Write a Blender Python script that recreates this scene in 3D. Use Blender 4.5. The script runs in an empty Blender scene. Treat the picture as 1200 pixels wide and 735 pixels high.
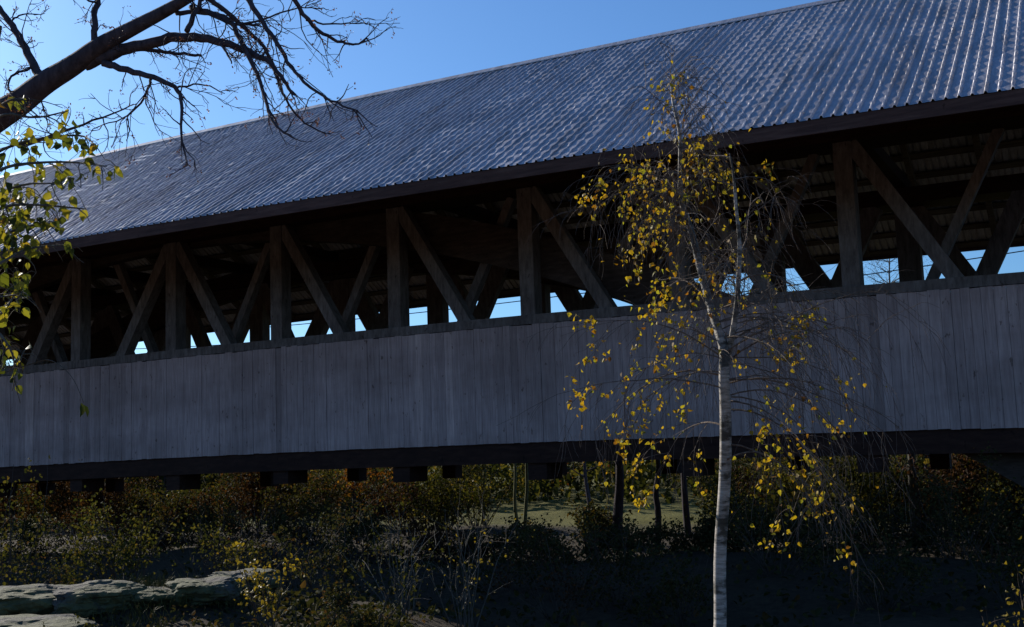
import bpy, math, random
import numpy as np
from mathutils import Vector, Matrix

random.seed(11)
rng = np.random.default_rng(7)
S = bpy.context.scene
COL = S.collection
R = math.radians

# ------------------------------------------------------------------ camera
F = 1358.77                      # focal length in photo pixels (photo 1200 x 735)
YAW, PITCH, ROLL = R(27.406), R(6.881), R(2.056)
fw = Vector((-math.sin(YAW) * math.cos(PITCH), math.cos(YAW) * math.cos(PITCH), math.sin(PITCH)))
r0 = Vector((math.cos(YAW), math.sin(YAW), 0))
u0 = r0.cross(fw)
rt = math.cos(ROLL) * r0 - math.sin(ROLL) * u0
up = math.sin(ROLL) * r0 + math.cos(ROLL) * u0


def ray(px, py):
    return fw + (px - 600) / F * rt + (367.5 - py) / F * up


def at(px, py, depth):
    return ray(px, py) * depth


def atY(px, py, y):
    d = ray(px, py)
    return d * (y / d.y)


def pix(p):
    z = p.dot(fw)
    return 600 + F * p.dot(rt) / z, 367.5 - F * p.dot(up) / z


cam_d = bpy.data.cameras.new('camera')
cam = bpy.data.objects.new('camera', cam_d)
COL.objects.link(cam)
cam_d.sensor_width = 36
cam_d.lens = 36 * F / 1200
cam_d.clip_start = 0.05
cam_d.clip_end = 6000
M = Matrix((rt, up, -fw)).transposed().to_4x4()
cam.matrix_world = M
S.camera = cam

# ------------------------------------------------------------------ light
SUN_EL, SUN_AZ = R(25), R(-71)     # azimuth from +Y towards +X
world = bpy.data.worlds.new('World')
S.world = world
world.use_nodes = True
nt = world.node_tree
bg = nt.nodes['Background']
sky = nt.nodes.new('ShaderNodeTexSky')
sky.sky_type = 'NISHITA'
sky.sun_disc = False
sky.sun_elevation = SUN_EL
sky.sun_rotation = SUN_AZ
sky.altitude = 200
sky.air_density = 1.0
sky.dust_density = 0.9
sky.ozone_density = 3.0
bg.inputs['Strength'].default_value = 0.07
tint = nt.nodes.new('ShaderNodeMix')
tint.data_type = 'RGBA'
tint.blend_type = 'MULTIPLY'
tint.inputs[0].default_value = 1.0
tint.inputs[7].default_value = (0.64, 0.99, 1.36, 1)     # deep autumn blue
nt.links.new(sky.outputs[0], tint.inputs[6])
nt.links.new(tint.outputs[2], bg.inputs['Color'])
sd = bpy.data.lights.new('sun', 'SUN')
sun = bpy.data.objects.new('sun', sd)
COL.objects.link(sun)
sd.energy = 5.0
sd.angle = R(0.5)
sd.color = (1.0, 0.93, 0.82)
sdir = Vector((math.sin(SUN_AZ) * math.cos(SUN_EL), math.cos(SUN_AZ) * math.cos(SUN_EL), math.sin(SUN_EL)))
sun.rotation_euler = sdir.to_track_quat('Z', 'Y').to_euler()
S.view_settings.view_transform = 'Standard'
S.view_settings.look = 'None'
S.view_settings.exposure = 0.56
S.view_settings.gamma = 1.0
S.view_settings.use_curve_mapping = False


# ------------------------------------------------------------------ materials
def mat(name):
    m = bpy.data.materials.new(name)
    m.use_nodes = True
    n = m.node_tree
    b = n.nodes['Principled BSDF']
    return m, n, b


def node(n, t, **kw):
    x = n.nodes.new(t)
    for k, v in kw.items():
        setattr(x, k, v)
    return x


def ramp(n, fac, stops):
    r = node(n, 'ShaderNodeValToRGB')
    el = r.color_ramp.elements
    while len(el) < len(stops):
        el.new(0.5)
    for e, (p, c) in zip(el, stops):
        e.position = p
        e.color = (*c, 1)
    n.links.new(fac, r.inputs[0])
    return r.outputs[0]


def mapping(n, scale):
    tc = node(n, 'ShaderNodeTexCoord')
    mp = node(n, 'ShaderNodeMapping')
    mp.inputs['Scale'].default_value = scale
    n.links.new(tc.outputs['Object'], mp.inputs[0])
    return mp.outputs[0]


def noise(n, vec, scale, detail=6, rough=0.6):
    x = node(n, 'ShaderNodeTexNoise')
    x.inputs['Scale'].default_value = scale
    x.inputs['Detail'].default_value = detail
    x.inputs['Roughness'].default_value = rough
    n.links.new(vec, x.inputs['Vector'])
    return x.outputs['Fac']


def mixc(n, a, b, f, mode='MIX'):
    x = node(n, 'ShaderNodeMix', data_type='RGBA', blend_type=mode)
    for sock, v in ((x.inputs[0], f), (x.inputs[6], a), (x.inputs[7], b)):
        if hasattr(v, 'is_linked'):
            n.links.new(v, sock)
        elif isinstance(v, (int, float)):
            sock.default_value = v
        else:
            sock.default_value = (*v, 1)
    return x.outputs[2]


def bump(n, b, h, strength=0.4, dist=0.01):
    x = node(n, 'ShaderNodeBump')
    x.inputs['Strength'].default_value = strength
    x.inputs['Distance'].default_value = dist
    n.links.new(h, x.inputs['Height'])
    n.links.new(x.outputs[0], b.inputs['Normal'])


def wood(name, c1, c2, c3, scale=(6, 6, 0.5), tone=0.35, odd=False):
    m, n, b = mat(name)
    v = mapping(n, scale)
    g = noise(n, v, 3.0, 8, 0.65)
    col = ramp(n, g, [(0.3, c1), (0.52, c2), (0.72, c3)])
    geo = node(n, 'ShaderNodeNewGeometry')
    t = ramp(n, geo.outputs['Random Per Island'], [(0, (1 - tone,) * 3), (1, (1 + tone * 0.6,) * 3)])
    col = mixc(n, col, t, 1.0, 'MULTIPLY')
    big = noise(n, mapping(n, (0.5, 0.5, 0.9)), 1.0, 5, 0.6)
    st = ramp(n, big, [(0.38, (0.7, 0.68, 0.66)), (0.62, (1.05, 1.05, 1.05))])
    col = mixc(n, col, st, 0.8, 'MULTIPLY')
    kn = noise(n, mapping(n, (5, 5, 2.4)), 3.0, 3, 0.5)
    col = mixc(n, col, ramp(n, kn, [(0.27, (0.35, 0.3, 0.27)), (0.33, (1, 1, 1))]), 0.8, 'MULTIPLY')
    if odd:
        od = ramp(n, geo.outputs['Random Per Island'], [(0.0, (0.76, 0.75, 0.75)), (0.05, (0.84, 0.83, 0.82)), (0.07, (1, 1, 1)), (0.93, (1, 1, 1)), (0.95, (1.16, 1.16, 1.14))])
        col = mixc(n, col, od, 1.0, 'MULTIPLY')
    n.links.new(col, b.inputs['Base Color'])
    b.inputs['Roughness'].default_value = 0.85
    b.inputs['Specular IOR Level'].default_value = 0.25
    bump(n, b, g, 0.5, 0.006)
    return m


def leaf_mat(name, stops, trans=0.5, rough=0.55, spec=0.25):
    m, n, b = mat(name)
    geo = node(n, 'ShaderNodeNewGeometry')
    col = ramp(n, geo.outputs['Random Per Island'], stops)
    n.links.new(col, b.inputs['Base Color'])
    b.inputs['Roughness'].default_value = rough
    b.inputs['Specular IOR Level'].default_value = spec
    tr = node(n, 'ShaderNodeBsdfTranslucent')
    tcol = mixc(n, col, (1.0, 0.95, 0.45), 1.0, 'MULTIPLY')
    n.links.new(tcol, tr.inputs['Color'])
    mx = node(n, 'ShaderNodeMixShader')
    mx.inputs[0].default_value = trans
    n.links.new(b.outputs[0], mx.inputs[1])
    n.links.new(tr.outputs[0], mx.inputs[2])
    n.links.new(mx.outputs[0], n.nodes['Material Output'].inputs[0])
    return m


def bark_mat(name, c1, c2, scale=(9, 9, 2)):
    m, n, b = mat(name)
    g = noise(n, mapping(n, scale), 3.0, 8, 0.7)
    n.links.new(ramp(n, g, [(0.35, c1), (0.68, c2)]), b.inputs['Base Color'])
    b.inputs['Roughness'].default_value = 0.9
    b.inputs['Specular IOR Level'].default_value = 0.15
    bump(n, b, g, 0.7, 0.01)
    return m


MAT = {}
MAT['siding'] = wood('weathered siding', (0.33, 0.235, 0.225), (0.45, 0.33, 0.315), (0.55, 0.415, 0.39), (9, 9, 0.6), 0.12, True)
MAT['timber'] = wood('old timber', (0.0855, 0.0684, 0.063), (0.171, 0.1395, 0.1305), (0.252, 0.2115, 0.1998), (5, 5, 1.2), 0.25)
MAT['brown_timber'] = wood('brown laminated timber', (0.03, 0.0192, 0.0144), (0.06, 0.0396, 0.0312), (0.096, 0.066, 0.054), (1.2, 5, 5), 0.2)
MAT['dark_timber'] = wood('tarred timber', (0.0216, 0.00864, 0.00648), (0.0396, 0.01584, 0.0108), (0.0612, 0.02736, 0.01872), (1.2, 5, 5), 0.25)
MAT['fascia'] = wood('fascia board', (0.05, 0.026, 0.022), (0.09, 0.047, 0.038), (0.13, 0.075, 0.06), (0.6, 6, 6), 0.2)
MAT['sheathing'] = wood('roof boards', (0.05, 0.035, 0.025), (0.10, 0.075, 0.05), (0.16, 0.125, 0.085), (0.5, 6, 6), 0.3)


def metal_roof():
    m, n, b = mat('corrugated metal')
    v = mapping(n, (1, 1, 1))
    g = noise(n, v, 0.7, 6, 0.6)
    f = noise(n, mapping(n, (7, 2, 2)), 4.0, 5, 0.7)
    c = ramp(n, g, [(0.3, (0.38, 0.365, 0.385)), (0.7, (0.53, 0.51, 0.53))])
    c2 = ramp(n, f, [(0.4, (0.68, 0.68, 0.68)), (0.65, (1.12, 1.12, 1.12))])
    st = noise(n, mapping(n, (2.6, .25, .25)), 2.0, 6, 0.7)
    stc = ramp(n, st, [(0.34, (0.55, 0.5, 0.46)), (0.5, (1, 1, 1)), (0.7, (1.08, 1.08, 1.1))])
    col = mixc(n, c, c2, 0.8, 'MULTIPLY')
    n.links.new(mixc(n, col, stc, 0.8, 'MULTIPLY'), b.inputs['Base Color'])
    b.inputs['Metallic'].default_value = 0.85
    n.links.new(ramp(n, f, [(0.3, (0.4,) * 3), (0.7, (0.58,) * 3)]), b.inputs['Roughness'])
    b.inputs['Specular IOR Level'].default_value = 0.4
    return m


MAT['metal'] = metal_roof()


def stone_mat(name, c1, c2, c3, sc=1.0, moss=False):
    m, n, b = mat(name)
    v = mapping(n, (sc, sc, sc))
    g = noise(n, v, 2.5, 10, 0.7)
    k = noise(n, v, 14, 6, 0.7)
    col = ramp(n, g, [(0.3, c1), (0.52, c2), (0.75, c3)])
    col = mixc(n, col, ramp(n, k, [(0.35, (0.55,) * 3), (0.6, (1.05,) * 3)]), 0.8, 'MULTIPLY')
    if moss:
        vo = node(n, 'ShaderNodeTexVoronoi', feature='DISTANCE_TO_EDGE')
        vo.inputs['Scale'].default_value = 3.2
        wv = node(n, 'ShaderNodeVectorMath', operation='MULTIPLY_ADD')
        cn = node(n, 'ShaderNodeTexNoise')
        cn.inputs['Scale'].default_value = 2.0
        cn.inputs['Detail'].default_value = 6
        n.links.new(v, cn.inputs['Vector'])
        n.links.new(cn.outputs['Color'], wv.inputs[0])
        wv.inputs[1].default_value = (.5, .5, .5)
        n.links.new(v, wv.inputs[2])
        n.links.new(wv.outputs[0], vo.inputs['Vector'])
        col = mixc(n, col, ramp(n, vo.outputs['Distance'], [(0.0, (0.2, 0.18, 0.16)), (0.035, (1, 1, 1))]), 0.9, 'MULTIPLY')
        ms = noise(n, v, 1.7, 8, 0.7)
        mc = ramp(n, k, [(0.3, (0.03, 0.035, 0.012)), (0.7, (0.10, 0.095, 0.035))])
        mf = ramp(n, ms, [(0.42, (0, 0, 0)), (0.53, (1, 1, 1))])
        col = mixc(n, col, mc, mf)
    n.links.new(col, b.inputs['Base Color'])
    b.inputs['Roughness'].default_value = 0.9
    bump(n, b, k, 0.8, 0.03)
    return m


MAT['rock'] = stone_mat('grey ledge rock', (0.04, 0.034, 0.029), (0.10, 0.088, 0.075), (0.24, 0.21, 0.18), 1.0, True)
MAT['masonry'] = stone_mat('cut stone', (0.12, 0.11, 0.10), (0.2, 0.19, 0.175), (0.28, 0.265, 0.245), 0.8)


def birch_bark():
    m, n, b = mat('white birch bark')
    lent = noise(n, mapping(n, (2.5, 2.5, 15)), 3.2, 7, 0.7)
    big = noise(n, mapping(n, (2.2, 2.2, 5)), 2.0, 6, 0.65)
    c = ramp(n, lent, [(0.30, (0.035, 0.03, 0.026)), (0.45, (0.21, 0.185, 0.16)), (0.66, (0.42, 0.38, 0.34))])
    d = ramp(n, big, [(0.43, (0.16, 0.15, 0.12)), (0.53, (1, 1, 1))])
    n.links.new(mixc(n, c, d, 1.0, 'MULTIPLY'), b.inputs['Base Color'])
    b.inputs['Roughness'].default_value = 0.7
    bump(n, b, lent, 0.4, 0.004)
    return m


MAT['birch'] = birch_bark()
MAT['birch_twig'] = bark_mat('birch twig', (0.075, 0.055, 0.045), (0.17, 0.135, 0.11))
MAT['bark'] = bark_mat('dark bark', (0.03, 0.025, 0.031), (0.08, 0.066, 0.078))
MAT['bark_grey'] = bark_mat('grey bark', (0.05, 0.045, 0.038), (0.13, 0.12, 0.10))
MAT['bark_green'] = bark_mat('mossy bark', (0.08, 0.085, 0.04), (0.19, 0.19, 0.10))
MAT['stem'] = bark_mat('shrub stem', (0.03, 0.022, 0.018), (0.09, 0.068, 0.055))
MAT['gold'] = leaf_mat('golden birch leaf', [(0, (0.204, 0.085, 0.0102)), (0.2, (0.323, 0.1997, 0.0153)), (0.7, (0.391, 0.2805, 0.0187)), (1, (0.221, 0.2295, 0.02975))], 0.6)
MAT['limegreen'] = leaf_mat('yellowing green leaf', [(0, (0.027, 0.0378, 0.009)), (0.3, (0.081, 0.099, 0.0144)), (0.65, (0.189, 0.189, 0.0234)), (0.92, (0.306, 0.252, 0.0315)), (1, (0.234, 0.108, 0.018))], 0.5)
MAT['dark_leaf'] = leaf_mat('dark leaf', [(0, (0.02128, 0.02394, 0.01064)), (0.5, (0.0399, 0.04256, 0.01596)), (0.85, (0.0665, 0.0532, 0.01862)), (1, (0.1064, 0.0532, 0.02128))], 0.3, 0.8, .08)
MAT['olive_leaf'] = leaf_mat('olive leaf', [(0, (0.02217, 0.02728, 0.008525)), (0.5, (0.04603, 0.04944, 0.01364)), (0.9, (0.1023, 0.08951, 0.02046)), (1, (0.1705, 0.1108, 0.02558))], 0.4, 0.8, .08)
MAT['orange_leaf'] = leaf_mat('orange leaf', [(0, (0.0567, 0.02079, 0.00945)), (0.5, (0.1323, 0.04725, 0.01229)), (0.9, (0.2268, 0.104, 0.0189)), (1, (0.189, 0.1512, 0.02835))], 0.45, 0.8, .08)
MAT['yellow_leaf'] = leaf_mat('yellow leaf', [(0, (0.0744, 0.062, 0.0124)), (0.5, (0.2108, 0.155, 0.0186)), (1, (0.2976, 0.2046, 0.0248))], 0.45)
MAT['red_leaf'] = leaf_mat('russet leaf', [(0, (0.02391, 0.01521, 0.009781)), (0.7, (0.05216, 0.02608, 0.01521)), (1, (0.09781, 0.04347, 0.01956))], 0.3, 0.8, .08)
MAT['bud'] = leaf_mat('reddish bud', [(0, (0.12, 0.05, 0.045)), (1, (0.25, 0.12, 0.09))], 0.3)
MAT['grass'] = leaf_mat('grass blade', [(0, (0.042, 0.048, 0.012)), (0.6, (0.09, 0.09, 0.021)), (1, (0.156, 0.132, 0.042))], 0.4)


def ground_mat():
    m, n, b = mat('riverbank ground')
    v = mapping(n, (1, 1, 1))
    a = noise(n, v, 0.35, 8, 0.65)
    k = noise(n, v, 9, 8, 0.75)
    soil = ramp(n, k, [(0.3, (0.022, 0.018, 0.013)), (0.55, (0.05, 0.04, 0.028)), (0.75, (0.09, 0.066, 0.036))])
    grass = ramp(n, k, [(0.3, (0.042, 0.044, 0.011)), (0.55, (0.09, 0.084, 0.02)), (0.75, (0.14, 0.122, 0.036))])
    sep = node(n, 'ShaderNodeSeparateXYZ')
    tc = node(n, 'ShaderNodeTexCoord')
    n.links.new(tc.outputs['Object'], sep.inputs[0])
    mr = node(n, 'ShaderNodeMapRange')
    mr.inputs[1].default_value = 32
    mr.inputs[2].default_value = 35
    n.links.new(sep.outputs[1], mr.inputs[0])
    nr = node(n, 'ShaderNodeMapRange')
    nr.inputs[1].default_value = 7.0
    nr.inputs[2].default_value = 5.2
    n.links.new(sep.outputs[1], nr.inputs[0])
    dry_bounce = ramp(n, k, [(0.3, (0.11, 0.07, 0.04)), (0.55, (0.19, 0.125, 0.075)), (0.75, (0.26, 0.185, 0.12))])  # pale dry ground out of view, added to bounce warm light onto the bridge
    c1 = mixc(n, soil, dry_bounce, nr.outputs[0])
    n.links.new(mixc(n, c1, grass, mr.outputs[0]), b.inputs['Base Color'])
    b.inputs['Roughness'].default_value = 0.95
    b.inputs['Specular IOR Level'].default_value = 0.1
    bump(n, b, k, 0.8, 0.05)
    return m


MAT['ground'] = ground_mat()
m_, n_, b_ = mat('black cable')
b_.inputs['Base Color'].default_value = (0.02, 0.02, 0.022, 1)
MAT['cable'] = m_


# ------------------------------------------------------------------ helpers
class MB:
    def __init__(self):
        self.v, self.f, self.n = [], [], 0

    def add(self, vs, fs):
        k = self.n
        self.v.extend(vs)
        self.f.extend([tuple(i + k for i in f) for f in fs])
        self.n += len(vs)

    def box(self, x0, x1, y0, y1, z0, z1):
        self.add([(x0, y0, z0), (x1, y0, z0), (x1, y1, z0), (x0, y1, z0), (x0, y0, z1), (x1, y0, z1), (x1, y1, z1), (x0, y1, z1)],
                 [(0, 3, 2, 1), (4, 5, 6, 7), (0, 1, 5, 4), (1, 2, 6, 5), (2, 3, 7, 6), (3, 0, 4, 7)])

    def beam(self, a, b, wx, wy):
        """bar from a to b in an XZ-ish plane: wy across Y, wx in the plane"""
        a, b = Vector(a), Vector(b)
        d = (b - a).normalized()
        s = Vector((0, 1, 0))
        if abs(d.y) > 0.9:
            s = Vector((1, 0, 0))
        s = (s - d * s.dot(d)).normalized()
        t = d.cross(s)
        vs = []
        for p in (a, b):
            for i, j in ((-1, -1), (1, -1), (1, 1), (-1, 1)):
                vs.append(tuple(p + s * (i * wy / 2) + t * (j * wx / 2)))
        self.add(vs, [(0, 1, 2, 3), (7, 6, 5, 4), (0, 4, 5, 1), (1, 5, 6, 2), (2, 6, 7, 3), (3, 7, 4, 0)])

    def tube(self, pts, rad, n=5):
        pts = [Vector(p) for p in pts]
        vs, fs = [], []
        prev = None
        for i, p in enumerate(pts):
            d = (pts[min(i + 1, len(pts) - 1)] - pts[max(i - 1, 0)])
            if d.length < 1e-9:
                d = Vector((0, 0, 1))
            d.normalize()
            if prev is None:
                s = d.orthogonal().normalized()
            else:
                s = prev - d * prev.dot(d)
                s = s.normalized() if s.length > 1e-6 else d.orthogonal().normalized()
            prev = s
            t = d.cross(s)
            for k in range(n):
                a = 2 * math.pi * k / n
                vs.append(tuple(p + (s * math.cos(a) + t * math.sin(a)) * rad[i]))
        for i in range(len(pts) - 1):
            for k in range(n):
                fs.append((i * n + k, i * n + (k + 1) % n, (i + 1) * n + (k + 1) % n, (i + 1) * n + k))
        fs.append(tuple(range(n - 1, -1, -1)))
        fs.append(tuple(range((len(pts) - 1) * n, len(pts) * n)))
        self.add(vs, fs)

    def leaf(self, p, d, nrm, L, Wd, fold=0.25):
        d = d.normalized()
        s = d.cross(nrm)
        if s.length < 1e-5:
            s = d.orthogonal()
        s.normalize()
        nn = s.cross(d)
        q = lambda a, b, c: tuple(p + d * (a * L) + s * (b * Wd) + nn * (c * L))
        self.add([q(0, 0, 0), q(.28, .46, fold * .5), q(.68, .36, fold * .45), q(1, 0, -.12), q(.68, -.36, fold * .45), q(.28, -.46, fold * .5), q(.5, 0, 0.03)],
                 [(0, 1, 2, 6), (6, 2, 3), (0, 6, 4, 5), (6, 3, 4)])

    def broad_leaf(self, p, d, nrm, L, Wd, fold=0.25, curl=0.2):
        d = d.normalized()
        s = d.cross(nrm)
        if s.length < 1e-5:
            s = d.orthogonal()
        s.normalize()
        nn = s.cross(d)
        q = lambda a, b, c: tuple(p + d * (a * L) + s * (b * Wd) + nn * (c * L))
        prof = [(0, .05), (.1, .3), (.26, .47), (.42, .46), (.6, .36), (.78, .2), (.92, .07)]
        vs = []
        for a, b in prof:
            b2 = b * random.uniform(.86, 1.08)
            c = -curl * a * a
            vs += [q(a, 0, c), q(a, b2, c + fold * b2), q(a, -b2, c + fold * b2 * .8)]
        vs.append(q(1.03, 0, -curl * 1.06))
        fs = []
        for i in range(len(prof) - 1):
            k = i * 3
            fs += [(k, k + 1, k + 4, k + 3), (k, k + 3, k + 5, k + 2)]
        k = (len(prof) - 1) * 3
        fs += [(k, k + 1, k + 3), (k, k + 3, k + 2)]
        self.add(vs, fs)

    def build(self, name, m, parent=None, smooth=False, loc=None):
        me = bpy.data.meshes.new(name)
        if loc is not None:
            lx, ly, lz = loc
            self.v = [(a - lx, b - ly, c - lz) for a, b, c in self.v]
        me.from_pydata(self.v, [], self.f)
        me.materials.append(m)
        if smooth:
            me.polygons.foreach_set('use_smooth', [True] * len(me.polygons))
        o = bpy.data.objects.new(name, me)
        COL.objects.link(o)
        if loc is not None:
            o.location = loc
        if parent:
            o.parent = parent
            if loc is not None:
                o.location = Vector(loc) - parent.location
            else:
                o.location = -parent.location
        return o


def tag(o, label=None, cat=None, group=None, kind=None):
    for k, v in (('label', label), ('category', cat), ('group', group), ('kind', kind)):
        if v:
            o[k] = v
    return o


def empty(name, loc, label, cat, group=None):
    o = bpy.data.objects.new(name, None)
    o.empty_display_size = 0.2
    COL.objects.link(o)
    o.location = loc
    return tag(o, label, cat, group)


def rv(s=1.0):
    return Vector(rng.normal(0, s, 3))


def smooth(a, b, x):
    t = np.clip((x - a) / (b - a), 0, 1)
    return t * t * (3 - 2 * t)


# ------------------------------------------------------------------ ground
MOUND = atY(120, 690, 7.6)


def ground_z(x, y):
    x = np.asarray(x, float)
    y = np.asarray(y, float)
    z = -1.75 - 0.1 * smooth(9, 12, y) + .32 * np.exp(-((y - 15.2) / 2.2) ** 2) - 0.5 * smooth(15, 22, y) + 0.1 * smooth(30, 45, y)
    z = z + 0.12 * np.sin(x * 0.7 + 1.3) * np.cos(y * 0.6) * smooth(2, 6, np.hypot(x, y))
    z = z + 0.05 * np.sin(x * 2.1) * np.sin(y * 1.7 + .5)
    # rocky bank in the left foreground
    d = np.hypot((x - MOUND.x) / 3.6, (y - MOUND.y - .6) / 2.2)
    z = z + 0.52 * np.exp(-d * d * 1.3)
    # approach embankment past the right end of the bridge
    z = z + 2.0 * smooth(3.0, 9, x) * smooth(15, 17.5, y) * (1 - smooth(26, 31, y))
    # far land rises gently
    z = z + 6 * smooth(90, 500, np.hypot(x, y))
    return z


def gz(x, y):
    return float(ground_z(x, y))


gx = np.concatenate([-np.geomspace(1500, 40, 22), np.arange(-39, 20, 0.5), np.geomspace(20, 1500, 24)])
gy = np.concatenate([-np.geomspace(1500, 6, 22), np.arange(-5, 48, 0.5), np.geomspace(48, 1500, 24)])
GX, GY = np.meshgrid(gx, gy)
GZ = ground_z(GX, GY)
GZ = GZ + rng.normal(0, 0.025, GZ.shape)
me = bpy.data.meshes.new('ground')
nx, ny = len(gx), len(gy)
vs = np.stack([GX, GY, GZ], -1).reshape(-1, 3)
fs = [(j * nx + i, j * nx + i + 1, (j + 1) * nx + i + 1, (j + 1) * nx + i) for j in range(ny - 1) for i in range(nx - 1)]
me.from_pydata(vs.tolist(), [], fs)
me.materials.append(MAT['ground'])
me.polygons.foreach_set('use_smooth', [True] * len(fs))
go = bpy.data.objects.new('ground', me)
COL.objects.link(go)
tag(go, kind='structure')

# ------------------------------------------------------------------ covered bridge
YN, YF = 18.0, 24.55          # outer faces of the two trusses
YM = (YN + YF) / 2
P = 2.79                      # panel length
XC = -17.44                   # middle of the span
K0, K1 = -12, 8
XL, XR = XC + K0 * P, XC + K1 * P
Y_E, Z_E, Z_R = 14.6, 4.14, 8.19


def cam_z(x):                 # the slight camber of the long bridge
    return -0.012 / 18 * (x + 11.7) ** 2


bridge = empty('covered_bridge', (XC, YM, gz(XC, YM)), 'long weathered wooden covered bridge with blue grey corrugated metal roof', 'bridge')


def seg_box(mb, x0, x1, y0, y1, z0, z1, n=24):
    """long box along X that follows the camber"""
    xs = np.linspace(x0, x1, n + 1)
    vs, fs = [], []
    for x in xs:
        c = cam_z(x)
        vs += [(x, y0, z0 + c), (x, y1, z0 + c), (x, y1, z1 + c), (x, y0, z1 + c)]
    for i in range(n):
        for k in range(4):
            fs.append((i * 4 + k, i * 4 + (k + 1) % 4, i * 4 + 4 + (k + 1) % 4, i * 4 + 4 + k))
    fs.append((3, 2, 1, 0))
    fs.append(tuple(n * 4 + k for k in range(4)))
    mb.add(vs, fs)


def mir(y):
    return YN + YF - y


def bpart(name, m, mb, parent=None):
    return mb.build(name, m, parent or bridge)


for side in (0, 1):
    yy = (lambda y: y) if side == 0 else mir
    # plank siding
    mb = MB()
    x = XL
    while x < XR:
        w = random.uniform(0.12, 0.185)
        x1 = min(x + w - random.uniform(0.002, 0.006), XR)
        dy = random.uniform(-0.006, 0.006)
        a, b = sorted((yy(17.97 + dy), yy(18.0 + dy)))
        c = cam_z(x)
        mb.box(x, x1, a, b, 0.18 + c + random.gauss(0, .004), 2.225 + c + random.gauss(0, .006))
        x += w
    bpart('plank_wall', MAT['siding'], mb)
    mb = MB()
    a, b = sorted((yy(18.009), yy(18.016)))
    seg_box(mb, XL, XR, a, b, .24, 2.19)
    bpart('light_leak_backing', MAT['timber'], mb)  # sheet added behind the planks to stop sky light leaking through the gaps
    # rail over the siding, nailers behind it
    mb = MB()
    a, b = sorted((yy(17.985), yy(18.3)))
    seg_box(mb, XL, XR, a, b, 2.236, 2.40)
    bpart('cap_rail', MAT['timber'], mb)
    mb = MB()
    a, b = sorted((yy(18.02), yy(18.09)))
    seg_box(mb, XL, XR, a, b, 1.2, 1.34)
    bpart('nailer', MAT['dark_timber'], mb)
    # chords
    mb = MB()
    a, b = sorted((yy(18.02), yy(18.85)))
    seg_box(mb, XL, XR, a, b, -0.17, 0.45)
    bpart('bottom_chord', MAT['dark_timber'], mb)
    mb = MB()
    a, b = sorted((yy(18.05), yy(18.85)))
    seg_box(mb, XL, XR, a, b, 4.7, 5.02)
    bpart('top_chord', MAT['dark_timber'], mb)
    # posts, braces, counter braces
    for k in range(K0, K1 + 1):
        x = XC + k * P
        c = cam_z(x)
        mb = MB()
        a, b = sorted((yy(18.1), yy(18.4)))
        hw_ = .14 if side == 0 else .22
        mb.box(x - hw_, x + hw_, a, b, -.1 + c, 4.69 + c)
        po = bpart('post', MAT['timber'], mb)
        mb = MB()
        fx, fz = (.08, -.45) if side == 0 else (.28, -.55)
        mb.box(x + fx - .18, x + fx + .18, a - .02, b + .3 if side == 0 else b + .02, fz + c + random.uniform(-.04, .03), -.172 + c)
        ft = mb.build('post_foot', MAT['dark_timber'])
        ft.parent = po
        if k == K1:
            continue
        xn = x + P
        m1, m2 = (x, xn) if k >= 0 else (xn, x)
        mb = MB()
        y = yy(18.24)
        mb.beam((m1 + (.12 if m2 > m1 else -.12), y, 4.66 + c), (m2 - (.12 if m2 > m1 else -.12), y, .46 + c), .22 if side == 0 else .44, .24)
        bpart('brace', MAT['timber'], mb)
        mb = MB()
        y = yy(18.75)
        s = 1 if m2 > m1 else -1
        mb.beam((m1 + .05 * s, y, .46 + c), (m2 - .55 * s, y, 4.69 + c), .15 if side == 0 else .36, .18)
        bpart('counter_brace', MAT['timber'], mb)
    # laminated arch
    mb = MB()
    hs = 18.3
    a, b = sorted((yy(18.415), yy(18.64)))
    n = 40
    vs, fs = [], []
    for i in range(n + 1):
        x = XC - hs + 2 * hs * i / n
        z = 4.60 - 0.0206 * (x - XC) ** 2
        sl = math.atan(2 * 0.0206 * abs(x - XC))
        t = .72 / math.cos(sl)
        if z + t > 5.6:
            t = max(.72, 5.6 - z)
        vs += [(x, a, z), (x, b, z), (x, b, z + t), (x, a, z + t)]
    for i in range(n):
        for k in range(4):
            fs.append((i * 4 + k, i * 4 + (k + 1) % 4, i * 4 + 4 + (k + 1) % 4, i * 4 + 4 + k))
    fs += [(3, 2, 1, 0), tuple(n * 4 + k for k in range(4))]
    mb.add(vs, fs)
    bpart('arch', MAT['brown_timber'], mb)

# floor and its beams
mb = MB()
a, b = YN + .87, YF - .87
x = XL
while x < XR:
    mb.box(x, x + .24, a, b, .2 + cam_z(x), .28 + cam_z(x))
    x += .25
bpart('floor', MAT['dark_timber'], mb)
k = K0
while k < K1:
    x = XC + (k + .5) * P
    mb = MB()
    mb.box(x - .13, x + .13, YN + .3, YF - .3, -.17 + cam_z(x) - .004, .195 + cam_z(x))
    bpart('floor_beam', MAT['dark_timber'], mb)
    k += 1
for k in range(K0, K1 + 1):
    x = XC + k * P
    mb = MB()
    mb.box(x - .12, x + .12, YN + .1, YF - .1, 5.024 + cam_z(x), 5.26 + cam_z(x))
    bpart('tie_beam', MAT['dark_timber'], mb)

# roof
roof = bpy.data.objects.new('roof', None)
COL.objects.link(roof)
roof.parent = bridge
roof.location = (0, 0, 0)
roof.empty_display_size = .2


def rpart(name, m, mb):
    o = mb.build(name, m)
    o.parent = roof
    o.location = -bridge.location
    return o


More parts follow.
